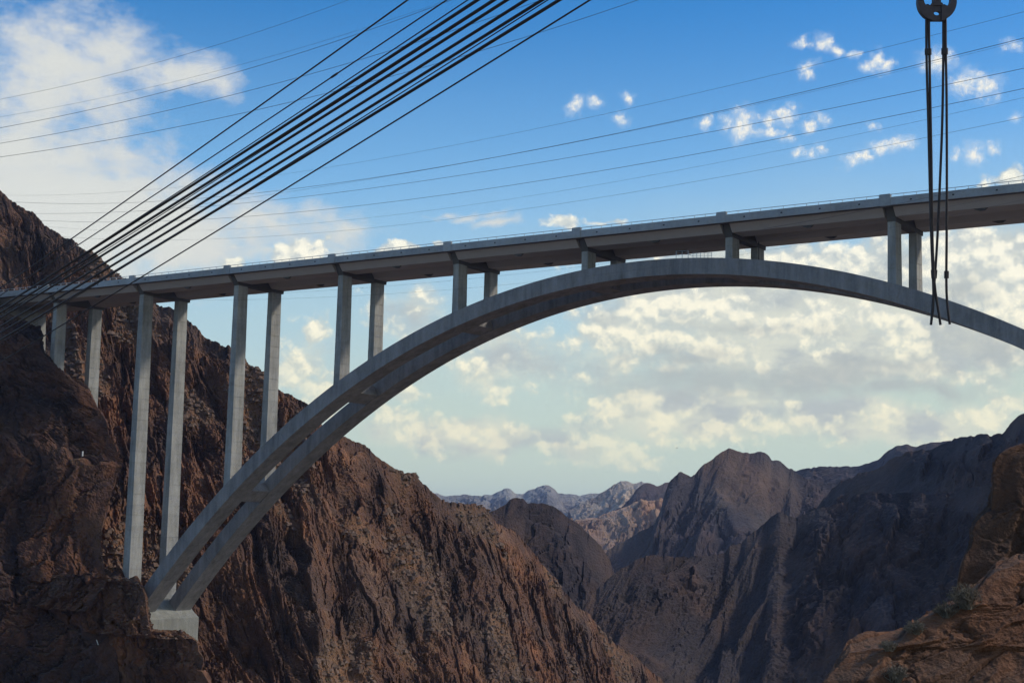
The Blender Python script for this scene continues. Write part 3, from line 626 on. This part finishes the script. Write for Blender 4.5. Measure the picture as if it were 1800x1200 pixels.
PL = [
 ([(-200,205),(0,179),(337,90),(600,4),(700,-32)], 210, .030, 'faint thin power line, topmost at the upper left corner'),
 ([(-200,232),(0,208),(262,156),(600,58),(791,0),(860,-24)], 214, .022, 'very faint power line just above the second line at upper left'),
 ([(-200,254),(0,228),(300,159),(600,67),(795,0),(860,-24)], 205, .044, 'darker power line second from the top at the left edge'),
 ([(-200,280),(0,252),(300,197),(600,112),(711,80),(955,0),(1020,-24)], 205, .044, 'power line third from the top at the left edge'),
 ([(-200,300),(0,274),(300,230),(600,159),(800,100),(978,44),(1124,0),(1200,-24)], 205, .046, 'lowest of the power lines crossing the cloud at upper left'),
 ([(22,340),(300,330),(489,307),(800,258),(1200,171),(1580,79),(1800,20),(1900,-8)], 240, .026, 'faint power line running highest over the right half of the sky'),
 ([(32,351),(300,353),(444,344),(800,288),(1200,208),(1580,122),(1800,68),(1900,42)], 240, .046, 'dark power line second from the top over the right half'),
 ([(444,346),(800,291),(1200,211),(1580,125),(1800,71),(1900,45)], 242, .024, 'faint power line hugging the underside of the dark second line'),
 ([(62,370),(337,358),(400,368),(800,322),(1200,248),(1580,161),(1800,117),(1900,94)][:2]+[(800,322),(1200,248),(1580,163),(1800,117),(1900,94)], 240, .042, 'power line third from the top over the right half'),
 ([(73,381),(400,384),(800,344),(1200,278),(1580,200),(1800,155),(1900,132)], 240, .042, 'power line fourth from the top over the right half'),
 ([(88,390),(400,404),(800,370),(1200,302),(1580,219),(1800,169),(1900,146)], 245, .020, 'faint power line fifth from the top over the right half'),
 ([(112,407),(400,420),(800,391),(1200,328),(1580,250),(1800,204),(1900,180)], 245, .024, 'faint lowest power line in the sky above the bridge deck'),
 ([(400,520),(640,506),(760,495),(1022,466),(1306,430),(1500,398),(1680,362),(1800,336),(1900,312)], 250, .018, 'upper of two faint power lines passing below the bridge deck'),
 ([(400,530),(620,517),(760,509),(935,495),(1150,472),(1348,442),(1436,426),(1620,390),(1800,350),(1900,326)], 250, .018, 'lower of two faint power lines passing below the bridge deck'),
 ([(1400,392),(1560,364),(1672,337),(1800,308),(1900,284)], 230, .036, 'short dark power line rising above the deck at the right edge'),
]
for pts, d, r, lab in PL:
    if pts[0][0] >= 0 and pts[0][0] < 130:                     # these come from behind the left hill
        sl_ = (pts[1][1]-pts[0][1])/(pts[1][0]-pts[0][0]); pts = [(-60, pts[0][1]-sl_*(pts[0][0]+60))]+pts
        dist = lambda x: 1/np.interp(x, [-60, 1900], [1/660, 1/250]); r = r*1.55
    else: dist = lambda x: d+20*(900-x)/900
    cable('power_line', [(x, y, dist(x)) for x, y in pts], r, M_wire, lab, 'power line', GP, k=5, n=40)
_x = proj(Qc)[0]; _k = int(np.argmin(np.abs(_x-588))); _k = min(max(_k, 1), len(Qc)-2)
_o = np.argsort(_x); ck = np.array([np.interp(588, _x[_o], Qc[_o, q]) for q in range(3)]); dd = Qc[_k+1]-Qc[_k-1]; dd = dd/np.linalg.norm(dd)
tag(MB().tube([-dd*.30, dd*.30], .065, 7).build('cable_clamp', M_rope, loc=ck), 'small dark clamp gripping the second thin haul rope', 'clamp')

# ---------------------------------------------------------------- hook and slings
HD = 48.0; K = HD/FPX
def hp(x, y, dz=0.0): return at(x, y, HD)+FW*dz
hook = thing('lifting_hook', 'dark double horned lifting hook hanging at the upper right edge', 'hook', hp(1646, 20))
def extrude(poly, th, name, parent, mt, hole=None):
    n = len(poly); m = MB(); b = .03
    ringF = [hp(x, y, -th) for x, y in poly]; ringB = [hp(x, y, th) for x, y in poly]
    if hole is None:
        return m.prism(ringF, ringB).build(name, mt, parent)
    h = len(hole); hF = [hp(x, y, -th) for x, y in hole]; hB = [hp(x, y, th) for x, y in hole]
    vs = ringF+ringB+hF+hB; fs = [(i, (i+1) % n, n+(i+1) % n, n+i) for i in range(n)]
    fs += [(2*n+(i+1) % n, 2*n+i, 3*n+i, 3*n+(i+1) % n) for i in range(n)]
    for i in range(n):
        j = (i+1) % n; fs += [(i, 2*n+i, 2*n+j, j), (n+j, 3*n+j, 3*n+i, n+i)]
    return m.add(vs, fs).build(name, mt, parent)
# horns: a C on each side, inner gap where the slings hang
def horn(sg):
    c = (1646, 4); out = [];
    for a in np.linspace(100, 235, 22):
        an = math.radians(a); out.append((c[0]+sg*34*math.cos(an), c[1]+34.5*math.sin(an)*1.0))
    pts_o = [(1646+sg*34*math.sin(math.radians(t)), 4+34.5*math.cos(math.radians(t))) for t in np.linspace(12, 128, 24)]
    gc = (1646+sg*15.5, 0.0)
    pts_i = [(gc[0]+sg*8.6*math.sin(math.radians(t)), gc[1]+12*math.cos(math.radians(t))) for t in np.linspace(150, -62, 20)]
    return pts_o+[(gc[0]+sg*10.5, -17), (gc[0]+sg*9.5, -13)]+pts_i
for sg in (-1, 1): extrude(horn(sg), .13, 'hook_horn', hook, M_hook)
web = [(1646+9*math.cos(a)*1.0, 0) for a in ()]
N_ = 28
outer = []; inner = []
body = [(1640, -60), (1652, -60), (1652, 4), (1655, 12), (1660, 17), (1660, 30), (1656, 36), (1653, 38.2), (1640, 38.2), (1637, 36), (1632, 30), (1632, 17), (1637, 12), (1640, 4)]
s_, bp = resample([(x, y, 0) for x, y in body+[body[0]]], 4.0)
bp = bp[:-1, :2]
hole = []
for x, y in bp:
    a = math.atan2(y-24.5, x-1645.8); hole.append((1645.8+5.4*math.cos(a), 24.5+3.6*math.sin(a)))
# body in three plates so the eye stays open
eye = [(1645.8+5.4*math.cos(a), 24.5+3.6*math.sin(a)) for a in np.linspace(0, 2*math.pi, 33)[:-1]]
rim = []
for x, y in eye:
    a = math.atan2((y-24.5)/3.6, (x-1645.8)/5.4); c_, s2 = math.cos(a), math.sin(a); k = 1/max(abs(c_)/14.0, abs(s2)/13.5); rim.append((1645.8+c_*k*.98, 24.6+s2*k))
extrude(rim, .07, 'hook_eye_plate', hook, M_hook, eye)
extrude([(1639.6, -70), (1652.4, -70), (1652.4, 6), (1657, 11.2), (1635, 11.2), (1639.6, 6)], .12, 'hook_shank', hook, M_hook)
extrude([(1632, -120), (1660, -120), (1664, -112), (1664, -74), (1660, -70), (1632, -70), (1628, -74), (1628, -112)], .30, 'hook_block', hook, M_hook)
GS = 'rope slings hanging from the hook'
def sling(label, strands, ferr, dz=0.0):
    t = thing('rope_sling', label, 'sling', hp(*strands[0][0], dz), GS)
    for st in strands:
        P = np.array([hp(x, y, dz) for x, y in st]); d = np.r_[0, np.cumsum(np.linalg.norm(np.diff(P, axis=0), axis=1))]
        s = np.linspace(0, d[-1], 40); Q = np.stack([np.interp(s, d, P[:, k]) for k in range(3)], 1)
        for _ in range(2): Q[1:-1] = (Q[:-2]+2*Q[1:-1]+Q[2:])/4
        MB().tube(Q, .043, 8).build('rope_strand', M_rope, t)
    for x0, y0, x1, y1, r in ferr:
        MB().tube([hp(x0, y0, dz-.01), hp(x1, y1, dz-.01)], r, 10).build('ferrule', M_rope, t)
sling('left pair of dark rope strands hung from the left horn of the hook',
      [[(1630.5,8),(1628.3,22),(1628.2,60),(1628.6,90),(1629.2,130),(1631.5,200),(1633.4,280),(1635,345),(1637,420),(1639.5,478),(1641.5,520),(1640,545),(1636.4,570)],
       [(1630.5,8),(1633,22),(1632.6,60),(1633.8,90),(1634.3,130),(1635.7,200),(1637.2,280),(1637.8,345),(1639,420),(1641,478),(1644,515),(1651,553),(1653.2,571)]],
      [(1629.4,86,1629.5,97,.075),(1633.4,86,1633.6,97,.07),(1639.6,474,1640.6,489,.068),(1630.5,10,1630.5,24,.09)])
sling('right pair of dark rope strands hung from the right horn of the hook',
      [[(1661.5,7),(1660.2,22),(1660.0,60),(1660.4,90),(1659.8,110),(1659.4,160),(1657.8,230),(1654.5,310),(1652.4,360),(1649,430),(1646,476),(1642.5,520),(1640.5,545),(1638.4,571)],
       [(1661.5,7),(1664.2,22),(1664,60),(1664.2,90),(1664.8,110),(1665.8,160),(1666.3,260),(1666.3,340),(1665.9,430),(1665.3,478),(1665.5,520),(1668,546),(1671.5,570)]],
      [(1660.3,84,1660.2,95,.072),(1664.2,84,1664.3,95,.072),(1646,474,1644.8,489,.066),(1665.6,476,1665.5,489,.076),(1661.6,9,1661.6,24,.095)], .12)

# ---------------------------------------------------------------- shrubs on the near rock
def on_surface(V, px, py):
    P = V.reshape(-1, 3); D = P-CAM; w = D @ FW; x = 900+FPX*(D @ RT)/w; y = 600-FPX*(D @ UP)/w
    e = (x-px)**2+(y-py)**2; c = np.where(e < e.min()+16)[0]; return P[c[np.argmin(w[c])]]
M_twig = simple('dry twig', (.17, .14, .10), .9, 0, .3, 6)
M_leaf = simple('dusty leaf', (.115, .085, .052), .9, 0, .4, 4)
M_leaf2 = simple('grey leaf', (.16, .13, .095), .9, 0, .35, 4)
def shrub(V, px, py, w, h, n, lm, label, seed, lean=0.0):
    r = random.Random(seed); b = on_surface(V, px, py)-np.array([0, 0, .05]); W_ = w*np.linalg.norm(b-CAM)/FPX; H = h*np.linalg.norm(b-CAM)/FPX
    t = thing('desert_shrub', label, 'shrub', b, 'dry shrubs on the near rock')
    m = MB(); lf = MB()
    for i in range(n):
        a = r.uniform(0, 2*math.pi); rad = r.random()**.6; out = np.array([math.cos(a)*W_*.5*rad+lean*H, math.sin(a)*W_*.5*rad, H*(1-.45*rad*rad)*r.uniform(.6, 1.05)])
        p = b+np.array([r.uniform(-.06, .06), r.uniform(-.06, .06), 0])*W_*3; mid = p+out*.5+np.array([r.uniform(-1, 1), r.uniform(-1, 1), r.uniform(0, 1)])*.10*W_
        e = b+out; m.tube([p, mid, e], .010, 3, .004, cap=False)
        for j in range(3):
            q = mid+(e-mid)*r.random(); d = np.array([r.uniform(-1, 1), r.uniform(-1, 1), r.uniform(0, 1.2)])*.16*W_; m.tube([q, q+d], .005, 3, .003, cap=False)
            for k in range(5):
                c = q+d*r.random()+np.array([r.gauss(0, 1), r.gauss(0, 1), r.gauss(0, 1)])*.025; u1 = np.array([r.gauss(0, 1), r.gauss(0, 1), r.gauss(0, 1)]); u1 = u1/np.linalg.norm(u1)*r.uniform(.012, .026); u2 = np.cross(u1, (r.gauss(0, 1), r.gauss(0, 1), r.gauss(0, 1)))
                u2 = u2/(np.linalg.norm(u2)+1e-6)*.010; lf.add([c-u1, c+u2, c+u1, c-u2], [(0, 1, 2, 3)])
    m.build('twig', M_twig, t, 'stuff'); lf.build('leaf', lm, t, 'stuff')
shrub(VF2, 1697, 1062, 60, 40, 80, M_leaf, 'largest olive shrub in the notch between the two near rocks', 1)
shrub(VF2, 1662, 1078, 42, 26, 50, M_leaf, 'olive shrub on the rock edge left of the notch shrub', 2)
shrub(VF2, 1606, 1108, 38, 24, 50, M_leaf2, 'grey twiggy shrub midway down the near rock edge', 3)
shrub(VF2, 1561, 1140, 36, 16, 40, M_leaf2, 'low grey shrub farthest left on the near rock edge', 4)
shrub(VF2, 1578, 1192, 40, 28, 50, M_leaf2, 'pale twiggy shrub on the rock face at the bottom edge', 5)

# ---------------------------------------------------------------- loose stones and scrub on the slopes
def scatter(name, V, T, n, smin, smax, m, seed, squash=.7, pick=None):
    r = np.random.default_rng(seed); P = V.reshape(-1, 3); px, py, dw = proj(P)
    ok = (px > -40) & (px < 1840) & (py > 250) & (py < 1230) & (T.reshape(-1) > .45 if pick is None else pick(px, py))
    idx = np.where(ok)[0]; idx = r.choice(idx, min(n, len(idx)), replace=False)
    base = np.array([(1,0,-.3),(.3,.95,-.3),(-.8,.6,-.3),(-.8,-.6,-.3),(.3,-.95,-.3),(.55,.3,.6),(-.3,.5,.7),(-.35,-.45,.55),(.35,-.5,.65)], float)
    tri = np.array([(0,1,5),(1,6,5),(1,2,6),(2,3,7),(2,7,6),(3,4,8),(3,8,7),(4,0,5),(4,5,8),(5,6,7),(5,7,8)])
    vs = []; fs = []
    for k, i in enumerate(idx):
        s = smin+(smax-smin)*r.random()**2.5; a = r.random()*6.28; c, q = math.cos(a), math.sin(a)
        B = base*(1+r.normal(0, .18, base.shape))*np.array([s, s*r.uniform(.6, 1), s*squash]); B = np.stack([B[:, 0]*c-B[:, 1]*q, B[:, 0]*q+B[:, 1]*c, B[:, 2]], 1)
        vs.append(B+P[i]+np.array([0, 0, .15*s])); fs.append(tri+9*k)
    me = bpy.data.meshes.new(name); me.from_pydata(np.concatenate(vs).tolist(), [], np.concatenate(fs).tolist()); me.update()
    return link(name, me, m, None, 'stuff')
M_stone = simple('fallen stone', (.150, .092, .062), .95, 0, .6, .5)
M_scrub = simple('slope scrub', (.075, .060, .036), .95, 0, .4, .5)
scatter('scree', VB, TB, 6500, .25, 1.7, M_stone, 5)
scatter('scree', VK, np.ones(VK.shape[:2]), 500, .2, .9, M_stone, 6, .7, lambda x, y: (y > 1015) & (y < 1150) & (x > 180))
scatter('scrub', VB, TB, 1600, .2, .75, M_scrub, 7, .9)

# ---------------------------------------------------------------- small things
p = on_surface(VA, 147, 797)
tag(MB().box(-.16, .16, -.16, .16, -.3, 1.15).build('marker_post', M_white, loc=p-FW*.4), 'tiny white marker post on the dark left cliff', 'marker post')
p = on_surface(np.concatenate([VA.reshape(-1, 3), VK.reshape(-1, 3)]), 172, 1126)
tag(MB().tube([(-.35, 0, .7), (.45, 0, -.6)], .12, 6).build('marker_pole', M_white, loc=p-FW*.5), 'tiny pale leaning pole on the dark cliff at lower left', 'pole')
bp_ = at(1190, 787, 420)
m = MB(); m.add([(-.5,0,.12),(-.12,.08,.02),(0,.22,0),(.12,.08,.02),(.5,0,.12),(.1,-.1,0),(0,-.3,.02),(-.1,-.1,0),(0,0,.07),(0,0,-.07)],
      [(0,1,8),(1,2,8),(2,3,8),(3,4,8),(4,5,8),(5,6,8),(6,7,8),(7,0,8),(1,0,9),(2,1,9),(3,2,9),(4,3,9),(5,4,9),(6,5,9),(7,6,9),(0,7,9)])
tag(m.build('bird', M_dark, loc=bp_), 'tiny dark bird flying above the distant peak', 'bird')

# ---------------------------------------------------------------- air
hz = MB().box(-8100, 8100, -3000, 8400, BOTTOM-1.5, 110).build('haze', None, kind='stuff')
hm = bpy.data.materials.new('haze'); hm.use_nodes = True; hm.node_tree.nodes.clear(); g = G(hm.node_tree)
o = g.new('ShaderNodeOutputMaterial'); pv = g.new('ShaderNodeVolumePrincipled'); g.l.new(pv.outputs[0], o.inputs['Volume'])
pv.inputs['Color'].default_value = HAZE_COL; pv.inputs['Density'].default_value = HAZE_DENS; pv.inputs['Anisotropy'].default_value = .2
hz.data.materials.append(hm)
